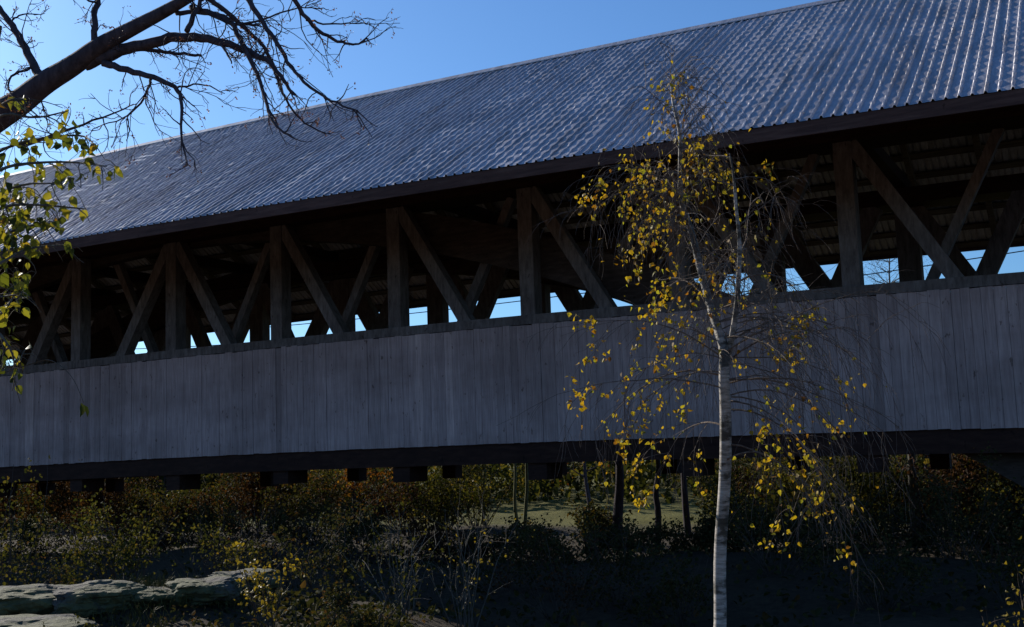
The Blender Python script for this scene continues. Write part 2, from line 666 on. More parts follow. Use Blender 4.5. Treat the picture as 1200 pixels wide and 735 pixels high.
SL = math.hypot(YM - Y_E, Z_R - Z_E)
PITCH_S = 0.15
X0R, X1R = XL - .5, XR + .6
NR = int((X1R - X0R) / PITCH_S)
uy, uz = (YM - Y_E) / SL, (Z_R - Z_E) / SL         # up the slope
prof = [(0, 0), (.36, 0), (.45, .027), (.58, .027), (.68, 0)]
for side in (0, 1):
    S0 = 0 if side == 0 else .32
    NS = 95 if side == 0 else 20
    sheet = np.floor(np.arange(NR) / 6).astype(int)
    shj = rng.normal(0, .003, sheet.max() + 1)[sheet]
    amp = rng.uniform(.25, .75, NR)
    pha = rng.normal(0, .35, NR)
    dent = np.zeros(NR)
    vs = np.zeros((NS + 1, NR * len(prof), 3))
    for j in range(NS + 1):
        s = S0 + (SL - S0) * j / NS
        dent = dent * .72 + rng.normal(0, .003, NR)
        hj = dent * .8 + .027 * amp * (np.cos(2 * math.pi * s / .335 + pha) - 1) * .5 if side == 0 else rng.normal(0, .005, NR)
        xj = rng.normal(0, .002, NR)
        fl = rng.normal(0, .0012, NR) + shj
        lap = 0.004 if (s % 2.6) < .36 else 0
        for q, (fx, h) in enumerate(prof):
            xs = X0R + (np.arange(NR) + fx) * PITCH_S + (xj if h else 0)
            hh = (h + hj) if h > .01 else h + fl
            hh = hh + lap
            y = Y_E + uy * s - uz * hh
            z = Z_E + uz * s + uy * hh + cam_z(xs)
            vs[j, q::len(prof), 0] = xs
            vs[j, q::len(prof), 1] = y if side == 0 else 2 * YM - y
            vs[j, q::len(prof), 2] = z
    nxr = NR * len(prof)
    fs = [(j * nxr + i, j * nxr + i + 1, (j + 1) * nxr + i + 1, (j + 1) * nxr + i) for j in range(NS) for i in range(nxr - 1)]
    mb = MB()
    mb.add([tuple(p) for p in vs.reshape(-1, 3).tolist()], fs)
    rpart('metal_sheet', MAT['metal'], mb)
    yy = (lambda y: y) if side == 0 else (lambda y: 2 * YM - y)
    # fascia
    mb = MB()
    a, b = sorted((yy(Y_E + uy * S0 + .008), yy(Y_E + uy * S0 + .048)))
    seg_box(mb, X0R + .02, X1R - .02, a, b, Z_E + uz * S0 - (.185 if side == 0 else .1), Z_E + uz * S0 - .004, 30)
    rpart('fascia', MAT['fascia'], mb)
    # purlins under the sheet, rafters under the purlins
    for q in range(13):
        s = S0 + .12 + q * (SL - S0 - .25) / 12
        mb = MB()
        n = 30
        vv, ff = [], []
        for i in range(n + 1):
            x = X0R + .05 + (X1R - X0R - .1) * i / n
            for ds, dh in ((-.085, -.012), (.085, -.012), (.085, -.04), (-.085, -.04)):
                vv.append((x, yy(Y_E + uy * (s + ds) - uz * dh), Z_E + uz * (s + ds) + uy * dh + cam_z(x)))
        for i in range(n):
            for k in range(4):
                ff.append((i * 4 + k, i * 4 + (k + 1) % 4, i * 4 + 4 + (k + 1) % 4, i * 4 + 4 + k))
        mb.add(vv, ff + [(3, 2, 1, 0), tuple(n * 4 + k for k in range(4))])
        rpart('purlin', MAT['sheathing'], mb)
    for k in range(2 * (K1 - K0) + 1):
        x = XL + k * P / 2
        c = cam_z(x)
        mb = MB()
        vv = []
        for xx in (x - .06, x + .06):
            for s, dh in ((S0 + .09, -.044), (SL - .02, -.044), (SL - .02, -.2), (S0 + .26, -.2)):
                vv.append((xx, yy(Y_E + uy * s - uz * dh), Z_E + uz * s + uy * dh + c))
        mb.add(vv, [(0, 1, 2, 3), (7, 6, 5, 4), (0, 4, 5, 1), (1, 5, 6, 2), (2, 6, 7, 3), (3, 7, 4, 0)])
        rpart('rafter', MAT['sheathing'], mb)
mb = MB()
n = 40
vv, ff = [], []
for i in range(n + 1):
    x = X0R - .02 + (X1R - X0R + .04) * i / n
    c = cam_z(x) + Z_R
    for dy, dz in ((-.2, -.085), (0, .05), (.2, -.085), (.2, -.105), (0, .02), (-.2, -.105)):
        vv.append((x, YM + dy, c + dz))
for i in range(n):
    for k in range(6):
        ff.append((i * 6 + k, i * 6 + (k + 1) % 6, i * 6 + 6 + (k + 1) % 6, i * 6 + 6 + k))
mb.add(vv, ff)
rpart('ridge_cap', MAT['metal'], mb)

# stone supports of the arches
def masonry(name, x0, x1, y0, y1, z0, z1, label, cat):
    o = empty(name, ((x0 + x1) / 2, (y0 + y1) / 2, z0), label, cat)
    mb = MB()
    z = z0
    row = 0
    while z < z1 - .01:
        h = min(random.uniform(.38, .5), z1 - z)
        for (ax, fix, lo, hi) in (('x', y0, x0, x1), ('x', y1, x0, x1), ('y', x0, y0, y1), ('y', x1, y0, y1)):
            t = lo - (.4 if row % 2 else 0)
            while t < hi:
                w = random.uniform(.7, 1.2)
                a, b = max(t + .012, lo), min(t + w - .012, hi)
                if b - a > .1:
                    d = random.uniform(0.0, .035)
                    if ax == 'x':
                        mb.box(a, b, fix - .2 - d, fix + .2 + d, z + .01, z + h - .01)
                    else:
                        mb.box(fix - .2 - d, fix + .2 + d, a + .22, b - .22 if b - a > .6 else b, z + .01, z + h - .01)
                t += w
        z += h
        row += 1
    mb.build('stone_facing', MAT['masonry'], o)
    mb = MB()
    mb.box(x0 + .02, x1 - .02, y0 + .02, y1 - .02, z0, z1 - .03)
    mb.build('core', MAT['masonry'], o)


masonry('stone_abutment', .9, 7.0, 17.4, 25.2, -3.0, -.3, 'cut stone abutment under the right end of the bridge', 'abutment')
masonry('stone_pier', -37.4, -35.6, 17.2, 25.4, -3.2, -1.9 + .2, 'cut stone pier under the far left of the bridge', 'pier')


# ------------------------------------------------------------------ plants
def curve(p0, d0, L, n=6, droop=0.0, wig=0.12):
    pts = [Vector(p0)]
    d = Vector(d0).normalized()
    st = L / n
    for i in range(n):
        d = d + rv(wig) + Vector((0, 0, -droop / n))
        d.normalize()
        pts.append(pts[-1] + d * st)
    return pts


def taper(n, r0_, r1_):
    return [r0_ + (r1_ - r0_) * i / (n - 1) for i in range(n)]


def resample(pts, step):
    out = [Vector(pts[0])]
    for a, b in zip(pts[:-1], pts[1:]):
        a, b = Vector(a), Vector(b)
        k = max(1, int((b - a).length / step))
        for i in range(1, k + 1):
            out.append(a.lerp(b, i / k))
    return out


def smooth_line(pts, it=2):
    pts = [Vector(p) for p in pts]
    for _ in range(it):
        q = [pts[0]]
        for a, b in zip(pts[:-1], pts[1:]):
            q += [a.lerp(b, .25), a.lerp(b, .75)]
        q.append(pts[-1])
        pts = q
    return pts


def shrub(name, label, base, rad, h, m, nleaf=500, size=.05, stems=14, stem_m=None, cat='shrub', group=None, bare=.0, clumps=14, stem_r=.008, twiggy=3, part='foliage'):
    base = Vector((base[0], base[1], gz(base[0], base[1]) - .03))
    o = empty(name, base, label, cat, group)
    mb, lf = MB(), MB()
    tips = []
    for i in range(stems):
        a = random.uniform(0, 2 * math.pi)
        sp = random.uniform(.05, 1) * rad
        L = h * random.uniform(.55, 1.05)
        d = Vector((math.cos(a) * sp * .8, math.sin(a) * sp * .8, L))
        st = base + Vector((math.cos(a) * sp * .25, math.sin(a) * sp * .25, 0))
        pts = curve(st, d, d.length, 7, .25, .1)
        mb.tube(pts, taper(8, stem_r * random.uniform(.7, 1.2), stem_r * .3), 4)
        tips += pts[3:]
        for t in range(twiggy):
            p = pts[random.randint(2, 6)]
            tw = curve(p, d.normalized() + rv(.5), L * random.uniform(.2, .4), 5, .2, .15)
            mb.tube(tw, taper(6, stem_r * .4, stem_r * .15), 3)
            tips += tw[2:]
    cl = [random.choice(tips) for _ in range(clumps)] if clumps else tips
    for i in range(nleaf):
        if random.random() < .65 and clumps:
            p = random.choice(cl) + rv(.085 * max(rad, h) * .9)
        else:
            p = random.choice(tips) + rv(.05 * max(rad, h))
        if p.z < base.z + .03:
            continue
        s = size * random.uniform(.6, 1.25)
        lf.leaf(p, rv() + Vector((0, 0, -.4)), rv() + Vector((0, 0, .8)), s, s * .75)
    mb.build('stems', stem_m or MAT['stem'], o)
    if nleaf:
        lf.build(part, m, o)
    return o


def tree(name, label, base, h, crown, m, trunk_r=.1, nleaf=2500, size=.08, bark='bark', group=None, first=.25, lean=(0, 0), cat='tree', nb=26):
    base = Vector((base[0], base[1], gz(base[0], base[1]) - .05))
    o = empty(name, base, label, cat, group)
    mb, lf = MB(), MB()
    n = 10
    pts = [base]
    for i in range(1, n + 1):
        t = i / n
        pts.append(base + Vector((lean[0] * t + random.gauss(0, .03) * h * .15, lean[1] * t + random.gauss(0, .03) * h * .15, h * .95 * t)))
    pts = smooth_line(pts, 1)
    mb.tube(pts, [trunk_r * (1 - .88 * i / (len(pts) - 1)) for i in range(len(pts))], 8)
    tips = []
    for b in range(nb):
        t = first + (1 - first) * random.random() ** .9
        i = min(int(t * (len(pts) - 1)), len(pts) - 2)
        a = random.uniform(0, 2 * math.pi)
        L = crown * (1.15 - .75 * max(0, (t - first) / (1 - first))) * random.uniform(.6, 1.1)
        d = Vector((math.cos(a), math.sin(a), random.uniform(.25, .95)))
        bp = curve(pts[i], d, L, 6, .15, .14)
        r = trunk_r * (1 - .85 * t) * .45
        mb.tube(bp, taper(7, r, r * .2), 5)
        for w in range(4):
            tw = curve(bp[random.randint(2, 6)], d + rv(.6), L * random.uniform(.25, .5), 5, .2, .16)
            mb.tube(tw, taper(6, r * .3, r * .08 + .002), 3)
            tips += tw[2:]
        tips += bp[4:]
    cl = [random.choice(tips) for _ in range(40)]
    for i in range(nleaf):
        p = random.choice(cl if random.random() < .7 else tips) + rv(.1 * crown)
        s = size * random.uniform(.6, 1.3)
        lf.leaf(p, rv() + Vector((0, 0, -.4)), rv() + Vector((0, 0, .8)), s, s * .75)
    mb.build('trunk', MAT[bark], o, True)
    if nleaf:
        lf.build('crown', m, o)
    return o


# ---- the birch
BY = 7.5
base_px = [(840, 790), (843, 735), (845, 650), (849, 560), (850, 480), (850, 440), (848, 410), (838, 375), (824, 325), (808, 270), (799, 235), (797, 190), (796, 155), (790, 120), (785, 95)]
trunk = []
for i, (a, b) in enumerate(base_px):
    trunk.append(atY(a + 2.2 * math.sin(i * 2.3), b, BY + .12 * math.sin(i * .9)))
g0 = trunk[0].copy()
g0.z = gz(g0.x, g0.y) - .05
birch = empty('birch_tree', (g0.x, g0.y, g0.z), 'slender white barked birch with sparse golden leaves in front of the bridge', 'tree')
trunk = [g0] + trunk
tr_r = [.056, .0435, .0425, .0415, .040, .038, .035, .034, .028, .025, .023, .019, .015, .011, .007, .003]
tl = smooth_line(trunk, 2)
idx = np.linspace(0, len(tr_r) - 1, len(tl))
mb = MB()
mb.tube(tl, np.interp(idx, range(len(tr_r)), tr_r).tolist(), 12)
st2_px = [(849, 440), (856, 405), (863, 365), (866, 320), (867, 280), (862, 240), (860, 205), (855, 180)]
st2 = smooth_line([atY(a, b, BY - .02 - .05 * i) for i, (a, b) in enumerate(st2_px)], 2)
mb.tube(st2, taper(len(st2), .026, .004), 8)
mb.build('trunk', MAT['birch'], birch, True)
tw = MB()
cand = []


def clump_w(px, py):
    w = 0
    for cx, cy, s, k in BCL:
        w += k * math.exp(-((px - cx) ** 2 + (py - cy) ** 2) / (2 * s * s))
    return w


BCL = [(782, 98, 16, .5), (780, 150, 25, .45), (740, 200, 28, .8), (765, 215, 25, .6), (690, 230, 14, .8), (820, 190, 22, .7), (850, 185, 18, .6), (750, 270, 28, .9), (745, 330, 26, .7),
       (765, 355, 24, 1.2), (740, 305, 20, .6), (835, 225, 25, .5), (870, 230, 25, .35), (895, 205, 14, .5), (700, 400, 26, 1.0), (720, 430, 28, .8), (760, 400, 30, .7), (672, 462, 14, 1.2),
       (775, 450, 30, .9), (770, 490, 30, .8), (725, 500, 30, .7), (745, 560, 22, .9), (740, 580, 14, 1.2), (800, 520, 35, .4), (810, 350, 40, .3), (870, 400, 30, .3), (930, 405, 16, .8), (945, 370, 12, .5),
       (880, 525, 30, .9), (910, 545, 35, .9), (940, 580, 30, .8), (965, 600, 30, .5), (985, 655, 14, .4), (930, 510, 35, .6), (985, 505, 25, .4), (905, 635, 14, .7), (1000, 450, 20, .3), (885, 290, 25, .25), (910, 330, 25, .2), (850, 370, 30, .3), (845, 580, 30, .25)]


def primary(p, d, L, r, droop, nsub):
    pts = curve(p, d, L, 9, droop, .085)
    tw.tube(pts, taper(len(pts), r, .0016), 5)
    for q in pts[3:]:
        cand.append((q, d))
    for s in range(nsub):
        i = random.randint(2, 9)
        dd = (pts[min(i, 9)] - pts[i - 1]).normalized()
        sl = min(.52, random.uniform(.25, .75) * (0.3 + .75 * L))
        sp = curve(pts[i if i < 10 else 9], dd * .6 + rv(.4) + Vector((0, 0, -.2)), sl, 7, random.uniform(.6, 1.7), .13)
        tw.tube(sp, taper(8, .0022, .0009), 3)
        for q in sp[1:]:
            cand.append((q, dd))
        for t in range(3):
            j = random.randint(2, 6)
            s3 = curve(sp[j], (sp[j + 1] - sp[j]).normalized() + rv(.45), random.uniform(.1, .32), 5, 1.4, .12)
            tw.tube(s3, taper(6, .0013, .0008), 3)
            for q in s3[1:]:
                cand.append((q, dd))


NT = len(tl)
for i in range(64):
    t = .36 + .63 * (i + random.random()) / 64
    p = tl[min(int(t * NT), NT - 1)]
    a = random.uniform(0, 2 * math.pi)
    if t < .55:
        L = random.uniform(.6, 1.15)
        el = random.uniform(.1, .6)
        dr = random.uniform(.8, 1.5)
    else:
        L = random.uniform(.4, .9) * (1.5 - t * 1.2)
        el = random.uniform(.6, 1.5)
        dr = random.uniform(.1, .5) if t > .8 else random.uniform(.2, .9)
    primary(p, Vector((math.cos(a), math.sin(a), el)), L, .002 + .004 * L, dr, 9 if t < .8 else 5)
for i in range(18):
    p = st2[int(len(st2) * (.15 + .83 * random.random()))]
    a = random.uniform(0, 2 * math.pi)
    primary(p, Vector((math.cos(a), math.sin(a), random.uniform(.3, .9))), random.uniform(.3, .65), .005, random.uniform(.2, .9), 8)
# longer limbs to the lower right and left, ending in hanging sprays
for (x0, y0, x1, y1, L) in ((850, 470, 930, 500, 1.05), (850, 450, 960, 470, 1.1), (849, 520, 960, 560, 1.0), (850, 430, 940, 380, .8), (848, 420, 720, 380, .9), (846, 440, 690, 420, 1.0),
                            (850, 500, 740, 490, .9), (835, 370, 740, 290, .8), (812, 285, 720, 210, .7), (800, 240, 700, 225, .65), (850, 540, 900, 560, .6), (850, 480, 980, 500, .95), (866, 300, 930, 230, .6), (866, 330, 950, 300, .6)):
    p = atY(x0, y0, BY)
    q = atY(x1, y1, BY + random.uniform(-.45, .45))
    primary(p, (q - p) + Vector((0, 0, .3)), L * 1.0, .007, random.uniform(.9, 1.3), 11)
tw.build('branches', MAT['birch_twig'], birch)
lf = MB()
for q, dd in cand:
    w = clump_w(*pix(q))
    for rep in range(2):
        if random.random() < min(.3, w * .066):
            s = random.uniform(.015, .04)
            lf.broad_leaf(q + rv(.012), rv(.7) + Vector((0, 0, -1)), rv() + Vector((0, 0, .3)), s, s * .9, random.uniform(0, .5), random.uniform(-.1, .5))
# leaf knots: several leaves on one spur
for cx, cy, s, k in BCL:
    near = [q for q, d in cand if abs(pix(q)[0] - cx) < s * 1.1 and abs(pix(q)[1] - cy) < s * 1.1]
    for _ in range(int(7 * k + .5)):
        if near:
            q = random.choice(near)
            for _ in range(random.randint(3, 6)):
                sz = random.uniform(.018, .04)
                lf.broad_leaf(q + rv(.022), rv(.7) + Vector((0, 0, -.8)), rv() + Vector((0, 0, .3)), sz, sz * .9, random.uniform(0, .5), random.uniform(-.1, .5))
lf.build('leaves', MAT['gold'], birch)

# ---- the bare limb overhead (tree stands just outside the left edge)
Z1 = 2.624


def zpts(pts, dep0, dep1):
    n = len(pts)
    return smooth_line([at(a / Z1, b / Z1, dep0 + (dep1 - dep0) * i / (n - 1)) for i, (a, b) in enumerate(pts)], 2)


maple_base = at(-330, 600, 6.6)
maple_base.z = gz(maple_base.x, maple_base.y) - .05
maple = empty('leaning_tree', maple_base, 'dark leaning tree reaching bare branches across the upper left sky', 'tree')
mb, bud = MB(), MB()
limb = smooth_line([maple_base, at(-250, 420, 6.5), at(-170, 290, 6.4), at(-90, 195, 6.3), at(-12, 141, 6.2), at(23, 121, 6.15), at(50, 98, 6.1), at(88, 76, 6.05), at(114, 55, 6.0), at(152, 35, 5.95), at(198, 11, 5.9), at(240, -14, 5.8), at(300, -50, 5.7)], 2)
mb.tube(limb, np.interp(np.linspace(0, 1, len(limb)), [0, .25, .42, .55, .7, .85, 1], [.15, .10, .068, .055, .041, .027, .015]).tolist(), 10)
BR = [([(265, 195), (360, 160), (450, 135), (530, 112), (600, 115), (700, 137), (770, 160), (830, 190), (870, 240), (905, 290)], .036, .006, 6.05, 5.6),
      ([(590, 25), (660, 45), (720, 75), (750, 150), (790, 220), (820, 310), (832, 365), (870, 408), (905, 425)], .017, .003, 5.9, 5.3),
      ([(540, 40), (600, 38), (680, 45), (740, 75), (800, 75)], .014, .004, 5.9, 6.3),
      ([(635, -10), (700, 40), (770, 100), (830, 170), (850, 240), (880, 310), (930, 380), (1000, 410)], .014, .003, 5.85, 6.2),
      ([(745, -30), (800, 60), (850, 130), (890, 200), (940, 260), (1030, 320), (1100, 340)], .015, .003, 5.7, 5.2),
      ([(880, -40), (940, 60), (1000, 110), (1060, 135), (1100, 140), (1130, 118)], .013, .003, 5.7, 5.9),
      ([(430, 150), (500, 160), (560, 165), (620, 172)], .011, .007, 6.0, 6.2),
      ([(320, 195), (400, 220), (480, 240), (550, 270), (560, 330), (555, 420), (580, 510)], .02, .002, 6.0, 5.5),
      ([(548, 268), (620, 255), (690, 290)], .006, .002, 5.8, 5.9),
      ([(465, 245), (440, 310), (390, 365), (300, 390)], .008, .002, 5.9, 6.1),
      ([(392, 365), (400, 400), (390, 440)], .004, .002, 6.0, 6.0),
      ([(60, 450), (180, 410), (300, 365), (420, 320)], .012, .002, 6.3, 6.3),
      ([(125, 240), (90, 170), (50, 100), (10, 40), (-30, -10)], .026, .012, 6.1, 6.4),
      ([(290, 125), (290, 50), (300, 0), (310, -40)], .018, .011, 6.0, 6.1),
      ([(110, 205), (30, 230), (25, 270), (40, 298)], .008, .003, 6.15, 5.9),
      ([(575, 95), (600, 40), (620, 0), (640, -40)], .015, .008, 5.8, 5.9),
      ([(300, 10), (260, 0), (230, -30)], .007, .003, 6.0, 5.8),
      ([(720, 75), (790, 70), (860, 40), (930, 20), (1010, 30)], .007, .002, 5.85, 6.2),
      ([(940, 60), (1000, 75), (1080, 70), (1140, 75)], .006, .002, 5.75, 6.0),
      ([(680, 135), (700, 165), (712, 195)], .008, .003, 5.8, 5.7),
      ([(120, 300), (140, 340), (150, 390)], .005, .002, 6.2, 6.1),
      ([(40, 60), (70, 40), (130, 45)], .006, .002, 6.3, 6.2)]
for pts, ra, rb, d0, d1 in BR:
    pl = zpts(pts, d0, d1)
    # small irregularities so the branch is not a clean spline
    pl = [p + rv(.0022 + ra * .03) for p in pl]
    mb.tube(pl, taper(len(pl), ra, rb), 7)
    total = sum((a - b).length for a, b in zip(pl[:-1], pl[1:]))
    for s in range(int(total * 22)):
        i = random.randint(2, len(pl) - 2)
        d = (pl[i + 1] - pl[i - 1]).normalized()
        frac = i / len(pl)
        L = random.uniform(.08, .36) * (1.1 - .65 * frac)
        t1 = curve(pl[i], d * .6 + rv(.5) + Vector((0, 0, -.1)), L, 6, random.uniform(-.5, .8), .2)
        mb.tube(t1, taper(7, min(.0036, ra * .4), .0014), 4)
        for w in range(random.randint(1, 4)):
            j = random.randint(2, 5)
            t2 = curve(t1[j], (t1[j + 1] - t1[j]).normalized() + rv(.5), L * random.uniform(.25, .6), 5, 0, .22)
            mb.tube(t2, taper(6, .0017, .001), 3)
            if random.random() < .55:
                for e in range(random.randint(1, 5)):
                    bud.leaf(t2[-1] + rv(.008), rv(), rv(), random.uniform(.008, .018), .008)
mb.build('trunk', MAT['bark'], maple, True)
bud.build('seed_buds', MAT['bud'], maple)  # reddish buds clustered at the twig tips, not leaves

# ---- the leafy sapling at the left edge
sap_base = at(-120, 700, 4.6)
sap_base.z = gz(sap_base.x, sap_base.y) - .05
sap = empty('leafy_sapling', sap_base, 'leafy tree with big yellow green backlit leaves at the left edge', 'tree')
mb, lf = MB(), MB()
D = 4.5
st = smooth_line([sap_base, at(-110, 560, 4.6), at(-80, 400, 4.6), at(-50, 260, 4.55), at(-30, 150, 4.5), at(-10, 70, 4.5), at(0, 30, 4.5)], 2)
mb.tube(st, taper(len(st), .045, .008), 8)
SB = [[(-40, 200), (10, 170), (60, 160), (100, 158), (110, 170)], [(-45, 235), (0, 195), (50, 190), (90, 190), (125, 195)], [(-35, 170), (0, 130), (40, 140), (80, 130)], [(-55, 280), (0, 240), (50, 240), (100, 245)],
      [(-60, 310), (-10, 280), (40, 262), (70, 262)], [(-65, 340), (0, 310), (30, 290), (80, 287)], [(-70, 380), (-10, 350), (20, 345)], [(-75, 400), (-10, 380), (15, 410), (18, 440)], [(-80, 420), (0, 372), (15, 350), (25, 330)],
      [(-30, 150), (10, 115), (30, 118)], [(0, 430), (20, 430), (28, 412)], [(-40, 250), (20, 215), (70, 215)]]
spots = []
for b in SB:
    pl = smooth_line([at(x, y, D + random.uniform(-.25, .25)) for x, y in b], 2)
    mb.tube(pl, taper(len(pl), .008, .002), 5)
    spots += pl[len(pl) // 3:]
    for _ in range(5):
        i = random.randint(len(pl) // 3, len(pl) - 2)
        t = curve(pl[i], (pl[i + 1] - pl[i]).normalized() + rv(.5) + Vector((0, 0, -.3)), random.uniform(.06, .16), 4, .8, .15)
        mb.tube(t, taper(5, .003, .0015), 3)
        spots += t[1:]
for (x, y, n, s) in ((12, 118, 5, 10), (35, 150, 9, 14), (18, 175, 9, 14), (62, 162, 8, 12), (92, 162, 8, 11), (100, 188, 7, 10), (48, 188, 6, 12), (76, 200, 5, 8), (122, 198, 5, 9), (66, 215, 6, 10),
                     (88, 212, 5, 7), (12, 235, 14, 14), (38, 245, 16, 16), (62, 250, 10, 10), (100, 247, 2, 4), (22, 265, 14, 12), (4, 262, 8, 10), (12, 295, 14, 14), (30, 285, 8, 14), (80, 288, 2, 4),
                     (8, 335, 12, 12), (22, 345, 7, 8), (4, 370, 8, 10), (8, 405, 8, 10), (14, 432, 9, 10), (0, 210, 10, 14), (-10, 250, 14, 16), (-15, 310, 14, 18), (-10, 160, 10, 16), (28, 318, 3, 6)):
    for _ in range(int(n * (1.3 if y < 220 else 1.8))):
        c = at(x + random.gauss(0, s), y + random.gauss(0, s), D + random.gauss(0, .14))
        q = min(spots, key=lambda p: (p - c).length)
        mb.tube([q, q.lerp(c, .5) + Vector((0, 0, .008)), c], [.0014, .0012, .001], 3)
        sz = random.uniform(.026, .052)
        lf.broad_leaf(c, rv(.5) + Vector((0, 0, -1)), rv(), sz, sz * random.uniform(.6, .95), random.uniform(.1, .6), random.uniform(0, .5))
c = at(98, 472, 4.4)
q = at(60, 420, 4.45)
pl = smooth_line([at(-20, 445, 4.5), at(40, 425, 4.5), q, at(85, 440, 4.4), c], 2)
mb.tube(pl, taper(len(pl), .003, .001), 3)
for _ in range(3):
    lf.leaf(c + rv(.006), rv(.25) + Vector((0, 0, -1)), rv(), .05, .02)
for (x, y) in ((80, 128), (137, 196)):
    c = at(x, y, 4.5)
    q = min(spots, key=lambda p: (p - c).length)
    mb.tube([q, q.lerp(c, .5) + Vector((0, 0, .01)), c], [.0016, .0012, .001], 3)
    lf.broad_leaf(c, Vector((-.4, 0, -.7)), rv(), .055, .03)
mb.build('trunk', MAT['bark_grey'], sap, True)
lf.build('leaves', MAT['limegreen'], sap, True)


def pos(px, depth):
    """ground spot seen in the direction of photo column px"""
    d = ray(px, 560)
    p = d * depth
    return (p.x, p.y)


def pos_y(px, y):
    p = atY(px, 560, y)
    return (p.x, p.y)


# ---- rocks on the left bank
def rock(base_px, base_py, Y, rx, ry, rz, label, rot=0.0, seed=0):
    p = atY(base_px, base_py, Y)
    p.z = max(p.z - rz * .1, gz(p.x, p.y) + rz * .15)
    import bmesh
    bm = bmesh.new()
    bmesh.ops.create_icosphere(bm, subdivisions=5, radius=1)
    from mathutils import noise as mn
    off = Vector((seed * 7.3, seed * 3.1, seed * 5.7))
    for v in bm.verts:
        q = v.co.copy()
        n1 = mn.noise(q * 1.3 + off) * .38
        n2 = mn.cell(Vector((q.x * 2.2 + q.z, q.y * 2.2, q.z * 2.6)) + off) * .07
        n3 = mn.fractal(q * 3.2 + off, .9, 2.1, 5) * .10
        v.co = q * (1 + n1 + n2 + n3)
        v.co.z = v.co.z if v.co.z < .45 else .45 + (v.co.z - .45) * .5
        v.co = Vector((v.co.x * rx, v.co.y * ry, v.co.z * rz))
    me_ = bpy.data.meshes.new('rock')
    bm.to_mesh(me_)
    bm.free()
    me_.materials.append(MAT['rock'])
    o = bpy.data.objects.new('rock', me_)
    COL.objects.link(o)
    o.location = p
    o.rotation_euler = (0, 0, rot)
    return tag(o, label, 'rock', 'grey rocks on the left bank')


rock(20, 709, 7.4, .6, .5, .26, 'broad flat grey boulder at the lower left corner', .3, 1)
rock(118, 699, 7.7, .42, .36, .19, 'low mossy rock just right of the broad flat boulder', 1.0, 2)
rock(236, 690, 8.3, .36, .34, .17, 'rounded grey rock left of the yellow leaved sprig', -.4, 3)
rock(288, 678, 9.0, .36, .34, .15, 'small grey rock close behind the yellow leaved sprig', 1.9, 5)
rock(178, 698, 8.0, .28, .26, .11, 'small low rock midway between the mossy and the rounded rock', .2, 6)
rock(15, 745, 6.6, .55, .5, .22, 'small dark rock at the bottom left below the flat boulder', .8, 4)

# grass on the bank and the far meadow's edge
gb = MB()
for i in range(4200):
    px = random.uniform(-60, 200) if i < 2600 else random.uniform(-20, 330)
    dd = random.uniform(9.5, 15.5) if i < 2600 else random.uniform(10.4, 13)
    x, y = pos(px, dd)
    p = Vector((x, y, gz(x, y)))
    gb.tube(curve(p, Vector((random.gauss(0, .3), random.gauss(0, .3), 1)), random.uniform(.06, .2), 3, .5, .1), [.004, .0034, .0025, .0008], 3)
tag(gb.build('bank_grass', MAT['grass']), 'short yellow green grass above the rocks on the left bank', 'grass', kind='stuff')

# fallen leaves and low ground cover
gc = MB()
for i in range(12500):
    px = random.uniform(-40, 1260) if i < 9000 else random.uniform(110, 470)
    dd = random.uniform(11.5, 34) if i < 9000 else random.uniform(6.8, 11)
    low = px < 330 and dd < 11
    x, y = pos(px, dd)
    p = Vector((x, y, gz(x, y) + (random.uniform(.01, .05) if low else random.uniform(.01, .12))))
    s = random.uniform(.03, .06) if low else random.uniform(.05, .12)
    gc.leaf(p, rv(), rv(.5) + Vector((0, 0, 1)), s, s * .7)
tag(gc.build('ground_cover', MAT['dark_leaf']), 'dark low plants and fallen leaves covering the shaded bank', 'ground cover', kind='stuff')

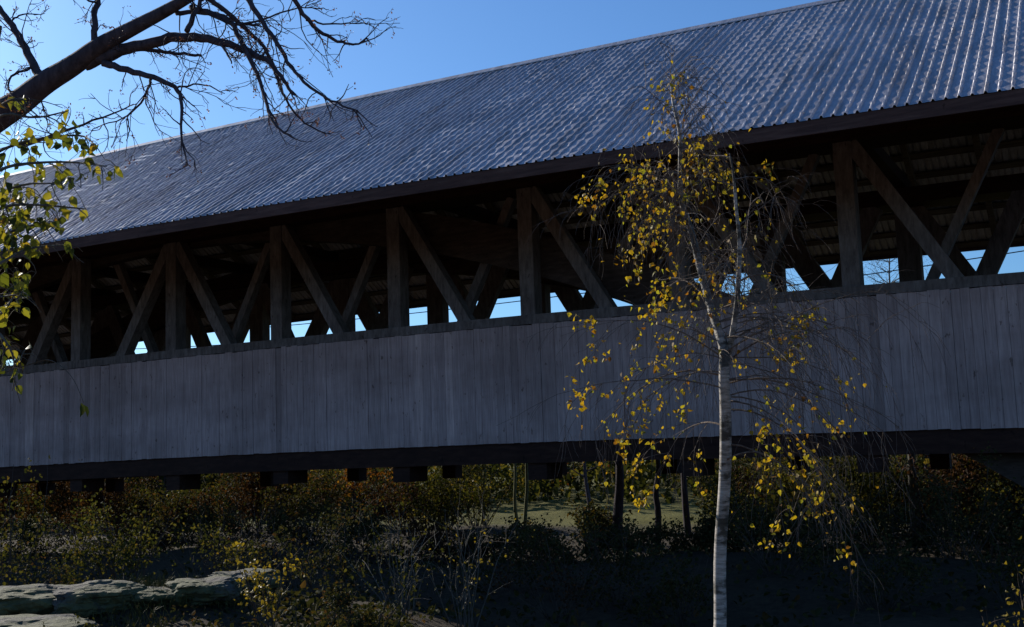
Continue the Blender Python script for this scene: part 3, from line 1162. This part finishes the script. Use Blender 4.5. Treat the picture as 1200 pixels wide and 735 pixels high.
# ---- shrubs: (column, depth, radius, height, kind, leaves, leaf size, stems, label)
SH = [
    # left foreground, sunlit
    ('weed', 42, 7.2, .28, .42, 'yellow_leaf', 90, .05, 8, 'small yellow green weed at the bottom left below the flat boulder'),
    ('shrub', 150, 7.0, .42, .42, 'orange_leaf', 300, .04, 14, 'low bush with orange leaves in front of the low mossy rock'),
    ('shrub', 312, 9.9, .3, .75, 'yellow_leaf', 170, .06, 9, 'upright sprig with yellow leaves right of the rounded rock'),
    ('shrub', 148, 12.2, .7, 1.0, 'olive_leaf', 1100, .05, 22, 'bushy olive green shrub above the grassy left bank'),
    ('shrub', 255, 13.0, .65, .9, 'olive_leaf', 500, .045, 22, 'loose olive shrub right of the bushy green one'),
    ('shrub', 55, 14.5, .9, 1.2, 'dark_leaf', 900, .055, 22, 'dark shrub behind the grass at the far left'),
    ('shrub', 12, 13.2, .4, 1.9, 'olive_leaf', 250, .06, 10, 'tall thin shrub under the leafy tree at the left edge'),
    ('shrub', 70, 7.6, .35, .35, 'orange_leaf', 90, .045, 8, 'small orange leaved plant between the broad flat boulder and the low mossy rock'),
    ('shrub', 258, 7.3, .45, .36, 'dark_leaf', 700, .05, 18, 'dark low bush below the rounded grey rock on the left bank'),
    ('shrub', 360, 8.6, .55, .5, 'dark_leaf', 800, .05, 18, 'dark low bush right of the yellow leaved sprig'),
    ('shrub', 425, 9.2, .55, .55, 'dark_leaf', 800, .05, 18, 'dark low bush at the bottom edge left of the sparse twiggy shrub'),
    ('shrub', 205, 7.1, .4, .36, 'dark_leaf', 600, .05, 16, 'dark low bush at the bottom edge below the low mossy rock'),
    ('shrub', 165, 8.3, .3, .4, 'olive_leaf', 500, .04, 14, 'small olive bush growing over the ledge between the mossy and the rounded rock'),
    ('shrub', 95, 9.4, .35, .36, 'olive_leaf', 400, .035, 14, 'tuft of olive leaves on top of the ledge at the left'),
    ('weed', 290, 7.9, .26, .42, 'olive_leaf', 350, .032, 12, 'small olive weed in front of the small grey rock on the left bank'),
    ('weed', 60, 7.0, .25, .34, 'olive_leaf', 300, .032, 12, 'low olive weed at the foot of the broad flat boulder'),
    # shaded middle
    ('shrub', 330, 14.5, 1.0, 1.3, 'red_leaf', 650, .045, 26, 'russet brown shrub left of the orange leaved maple'),
    ('shrub', 395, 13.0, .9, 1.1, 'dark_leaf', 1100, .055, 22, 'dark leafy shrub below the orange leaved maple'),
    ('shrub', 468, 11.4, .7, 1.15, 'olive_leaf', 130, .05, 16, 'sparse twiggy shrub with pale stems at lower centre left'),
    ('shrub', 540, 11.8, .6, 1.2, 'yellow_leaf', 60, .05, 14, 'bare stemmed shrub with few yellow leaves at lower centre'),
    ('shrub', 590, 14.5, 1.0, 1.05, 'dark_leaf', 1000, .055, 24, 'dense dark shrub below the thin mossy trunks'),
    ('shrub', 655, 12.8, .8, .9, 'red_leaf', 380, .05, 20, 'low russet shrub left of the dark trunk'),
    ('shrub', 720, 13.5, .9, .95, 'dark_leaf', 900, .055, 22, 'dark shrub at the foot of the dark trunk'),
    ('shrub', 790, 12.5, .8, .85, 'dark_leaf', 800, .055, 20, 'dark low shrub just left of the birch'),
    ('shrub', 905, 14.0, 1.0, 1.0, 'dark_leaf', 1000, .055, 24, 'dark shrub just right of the birch'),
    ('shrub', 980, 16.0, 1.0, 1.2, 'olive_leaf', 700, .05, 24, 'olive shrub under the hanging birch sprays on the right'),
    ('shrub', 1020, 12.5, .9, .7, 'dark_leaf', 900, .055, 20, 'low dark shrub at the lower right in deep shade'),
    ('shrub', 1110, 14.5, 1.0, 1.1, 'dark_leaf', 1000, .055, 22, 'dark shrub below the arch foot at the right'),
    ('shrub', 1175, 12.0, .8, .8, 'dark_leaf', 800, .055, 18, 'dark shrub behind the sunlit leaves at the right corner'),
    # right corner, sunlit
    ('shrub', 1190, 7.4, .42, .78, 'yellow_leaf', 260, .045, 14, 'sunlit yellow green shrub at the bottom right corner'),
    ('shrub', 1216, 7.3, .22, 1.05, 'yellow_leaf', 90, .045, 7, 'upright sprig of golden leaves at the right edge'),
    # under and behind the bridge
    ('shrub', 95, 24, 1.5, 2.3, 'red_leaf', 900, .08, 26, 'brownish bush under the left part of the bridge'),
    ('shrub', 205, 23, 1.4, 2.1, 'dark_leaf', 1000, .08, 26, 'dark bush under the bridge behind the bushy olive shrub'),
    ('shrub', 300, 27, 1.7, 2.7, 'red_leaf', 900, .08, 28, 'brown leaved bush under the bridge left of centre'),
    ('shrub', 372, 26, 1.3, 2.8, 'dark_leaf', 700, .08, 24, 'dark green bush under the bridge beside the orange leaved maple'),
    ('shrub', 500, 24, 1.3, 2.4, 'olive_leaf', 800, .08, 24, 'green and yellow bush under the bridge right of the orange leaved maple'),
    ('shrub', 640, 52, 2.2, 2.6, 'dark_leaf', 1000, .09, 24, 'dark rounded bush standing at the sunny meadow edge'),
    ('shrub', 690, 27, 1.3, .95, 'dark_leaf', 700, .08, 20, 'low dark bush in front of the sunny meadow'),
    ('shrub', 860, 26, 1.5, 2.3, 'olive_leaf', 600, .08, 26, 'twiggy olive bush behind the birch trunk'),
    ('shrub', 935, 25, 1.4, 2.4, 'olive_leaf', 700, .08, 26, 'yellowish bush under the bridge right of the birch'),
    ('shrub', 1015, 27, 1.4, 2.6, 'olive_leaf', 900, .08, 26, 'olive bush under the bridge left of the slim trunk'),
    ('shrub', 1130, 25, 1.5, 2.6, 'red_leaf', 900, .08, 28, 'reddish bush under the arch foot at the right'),
    ('shrub', 1190, 23, 1.4, 2.1, 'olive_leaf', 900, .08, 26, 'green bush under the lowest part of the arch'),
]
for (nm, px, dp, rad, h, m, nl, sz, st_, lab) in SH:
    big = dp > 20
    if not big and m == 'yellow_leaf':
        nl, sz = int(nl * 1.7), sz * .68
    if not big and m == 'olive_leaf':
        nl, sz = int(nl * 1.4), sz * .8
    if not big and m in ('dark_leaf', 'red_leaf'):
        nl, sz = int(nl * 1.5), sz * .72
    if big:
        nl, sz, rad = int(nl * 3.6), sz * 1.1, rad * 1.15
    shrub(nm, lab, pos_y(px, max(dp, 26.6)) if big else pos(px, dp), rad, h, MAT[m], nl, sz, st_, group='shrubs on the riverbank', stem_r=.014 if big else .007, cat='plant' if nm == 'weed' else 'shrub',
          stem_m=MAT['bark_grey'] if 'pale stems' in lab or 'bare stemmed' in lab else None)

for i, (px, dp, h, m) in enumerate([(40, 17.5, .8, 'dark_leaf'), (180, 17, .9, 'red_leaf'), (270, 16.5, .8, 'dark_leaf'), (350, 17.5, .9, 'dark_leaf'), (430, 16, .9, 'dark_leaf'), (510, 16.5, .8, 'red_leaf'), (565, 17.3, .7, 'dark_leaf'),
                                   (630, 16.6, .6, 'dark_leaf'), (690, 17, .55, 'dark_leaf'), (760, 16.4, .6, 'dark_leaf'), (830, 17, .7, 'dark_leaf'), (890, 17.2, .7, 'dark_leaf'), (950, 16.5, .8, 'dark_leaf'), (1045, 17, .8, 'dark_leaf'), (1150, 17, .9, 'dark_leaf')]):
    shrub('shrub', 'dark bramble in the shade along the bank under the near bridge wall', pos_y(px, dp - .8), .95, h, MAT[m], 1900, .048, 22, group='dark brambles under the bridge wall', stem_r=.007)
k = 0
for i in range(30):
    px = -30 + i * 42 + random.uniform(-9, 9)
    if 560 < px < 765 or 775 < px < 850:
        continue
    y = random.uniform(28.5, 34)
    m = ['red_leaf', 'dark_leaf', 'olive_leaf', 'dark_leaf'][k % 4]
    k += 1
    shrub('shrub', 'dense autumn scrub hiding the meadow beyond the bridge', pos_y(px, y), 1.5, random.uniform(1.7, 2.6), MAT[m], 3000, .085, 26, group='scrub beyond the bridge', stem_r=.012)
# far-off wood across the meadow, one mass
hw = MB()
for i in range(26000):
    px = random.uniform(-120, 1320)
    dd = random.uniform(49, 84)
    x, y = pos(px, dd)
    top = 4.6 + 1.6 * math.sin(px * .021 + dd * .3) + 1.0 * math.sin(px * .067)
    if px > 940:
        top = min(top, 4.0)
    z = gz(x, y) + random.uniform(0, 1) ** .9 * max(1.5, top)
    s = random.uniform(.25, .6)
    hw.leaf(Vector((x, y, z)), rv() + Vector((0, 0, -.3)), rv() + Vector((0, 0, .6)), s, s * .7)
tag(hw.build('far_woods', MAT['olive_leaf']), 'dim green and russet woods beyond the sunny meadow', 'woods', kind='stuff')

# ---- trees beyond the bridge
TR = [
    ('maple_tree', 418, 27.5, 3.3, 1.5, 'orange_leaf', .07, 1500, .09, 'bark', .1, 'small orange leaved maple under the bridge left of centre'),
    ('young_tree', 565, 33, 4.6, 1.7, 'yellow_leaf', .07, 1300, .1, 'bark_green', .2, 'young tree with yellow leaves seen under the bridge'),
    ('slim_tree', 603, 29, 5.4, 1.0, 'yellow_leaf', .06, 260, .09, 'bark_green', .55, 'thin mossy trunk, left one of the close pair under the bridge'),
    ('slim_tree', 612, 28.4, 5.2, 1.0, 'olive_leaf', .065, 220, .09, 'bark_green', .55, 'thin mossy trunk, right one of the close pair under the bridge'),
    ('dark_tree', 720, 27, 5.2, 1.7, 'red_leaf', .16, 700, .09, 'bark', .35, 'thick dark trunk standing before the sunny meadow'),
    ('dark_tree', 766, 25.5, 4.9, 1.3, 'olive_leaf', .1, 350, .09, 'bark', .45, 'dark slim tree between the thick dark trunk and the birch'),
    ('dark_tree', 803, 29, 5.2, 1.4, 'olive_leaf', .11, 400, .09, 'bark', .45, 'dark leaning tree directly left of the birch trunk'),
    ('dark_tree', 1066, 26, 5.0, 1.4, 'olive_leaf', .13, 500, .09, 'bark_grey', .45, 'grey trunked tree under the bridge at the right'),
    ('maple_tree', 690, 40, 4.2, 1.6, 'orange_leaf', .1, 900, .11, 'bark', .3, 'far small maple with red orange leaves above the meadow'),
    ('bare_tree', 1054, 60, 12.5, 4.0, 'red_leaf', .2, 4500, .055, 'bark_grey', .2, 'nearly bare brownish tree seen through the gap in the bridge'),
    ('bare_tree', 1010, 64, 10.9, 3.0, 'red_leaf', .2, 1500, .055, 'bark_grey', .2, 'low bare tree behind the bridge left of the brownish one'),
    ('round_tree', 470, 66, 6.8, 3.4, 'olive_leaf', .25, 3000, .17, 'bark', .1, 'far green tree across the meadow on the left'),
    ('round_tree', 560, 72, 7.2, 3.6, 'dark_leaf', .25, 3000, .18, 'bark', .1, 'far dark tree across the meadow behind the yellow young tree'),
    ('round_tree', 640, 68, 7.0, 3.6, 'dark_leaf', .25, 3000, .18, 'bark', .1, 'far dark tree across the meadow above its brightest strip'),
    ('round_tree', 720, 75, 7.4, 3.8, 'olive_leaf', .25, 3000, .18, 'bark', .1, 'far green tree across the meadow behind the thick dark trunk'),
    ('round_tree', 810, 70, 7.0, 3.6, 'dark_leaf', .25, 3000, .18, 'bark', .1, 'far dark tree across the meadow left of the birch'),
    ('round_tree', 900, 72, 7.2, 3.6, 'olive_leaf', .25, 3000, .18, 'bark', .1, 'far yellowish tree across the meadow right of the birch'),
    ('round_tree', 985, 68, 6.6, 3.4, 'olive_leaf', .25, 3000, .18, 'bark', .1, 'far green tree behind the hanging post ends at the right'),
    ('round_tree', 1090, 52, 5.6, 3.0, 'olive_leaf', .2, 3000, .14, 'bark', .1, 'green tree beyond the bridge near the arch foot'),
    ('round_tree', 1180, 48, 5.2, 2.8, 'dark_leaf', .2, 3000, .14, 'bark', .1, 'dark green tree beyond the bridge at the right edge'),
    ('round_tree', 380, 62, 6.5, 3.4, 'red_leaf', .25, 3000, .17, 'bark', .1, 'far russet tree behind the orange leaved maple'),
    ('round_tree', 290, 58, 6.0, 3.4, 'dark_leaf', .25, 3000, .17, 'bark', .1, 'far dark tree behind the brown leaved bush'),
    ('round_tree', 190, 54, 6.0, 3.2, 'olive_leaf', .25, 3000, .16, 'bark', .1, 'far green tree under the left part of the bridge'),
    ('round_tree', 80, 54, 6.0, 3.2, 'dark_leaf', .25, 3000, .16, 'bark', .1, 'far dark tree beyond the brownish bush at the left'),
    ('round_tree', -10, 52, 6.0, 3.2, 'dark_leaf', .25, 2500, .16, 'bark', .1, 'far dark tree at the left edge under the bridge'),
]
for (nm, px, dp, h, cr, m, r_, nl, sz, bk, first, lab) in TR:
    tree(nm, lab, pos_y(px, max(dp, 27.0)) if dp < 41 else pos(px, dp), h, cr, MAT[m], r_, nl, sz, bk, 'trees beyond the bridge', first, (random.uniform(-.4, .4), random.uniform(-.3, .3)), nb=90 if nm == 'bare_tree' else 26)

# ---- power line behind the bridge
pl0, pl1 = Vector((-75, 52, 0)), Vector((24, 44, 0))
for (x, y, lab) in ((pl0.x, pl0.y, 'wooden utility pole at the left end of the power line'), (pl1.x, pl1.y, 'wooden utility pole at the right end of the power line')):
    g = gz(x, y)
    o = empty('utility_pole', (x, y, g), lab, 'utility pole', 'utility poles behind the bridge')
    mb = MB()
    mb.tube([(x, y, g - .5), (x, y, 9.6)], [.15, .1], 8)
    mb.build('pole', MAT['bark_grey'], o)
    mb = MB()
    mb.box(x - .06, x + .06, y - .9, y + .9, 9.1, 9.22)
    mb.build('crossarm', MAT['bark_grey'], o)
for dy, sag, zz, lab in ((-.7, 2.3, 9.25, 'upper black wire of the power line behind the bridge'), (.7, 2.5, 8.8, 'lower black wire of the power line behind the bridge')):
    mb = MB()
    pts = []
    for i in range(41):
        t = i / 40
        p = pl0.lerp(pl1, t)
        pts.append((p.x, p.y + dy, zz - sag * 4 * t * (1 - t)))
    mb.tube(pts, [.022] * 41, 5)
    tag(mb.build('power_line', MAT['cable']), lab, 'power line', 'power lines behind the bridge')
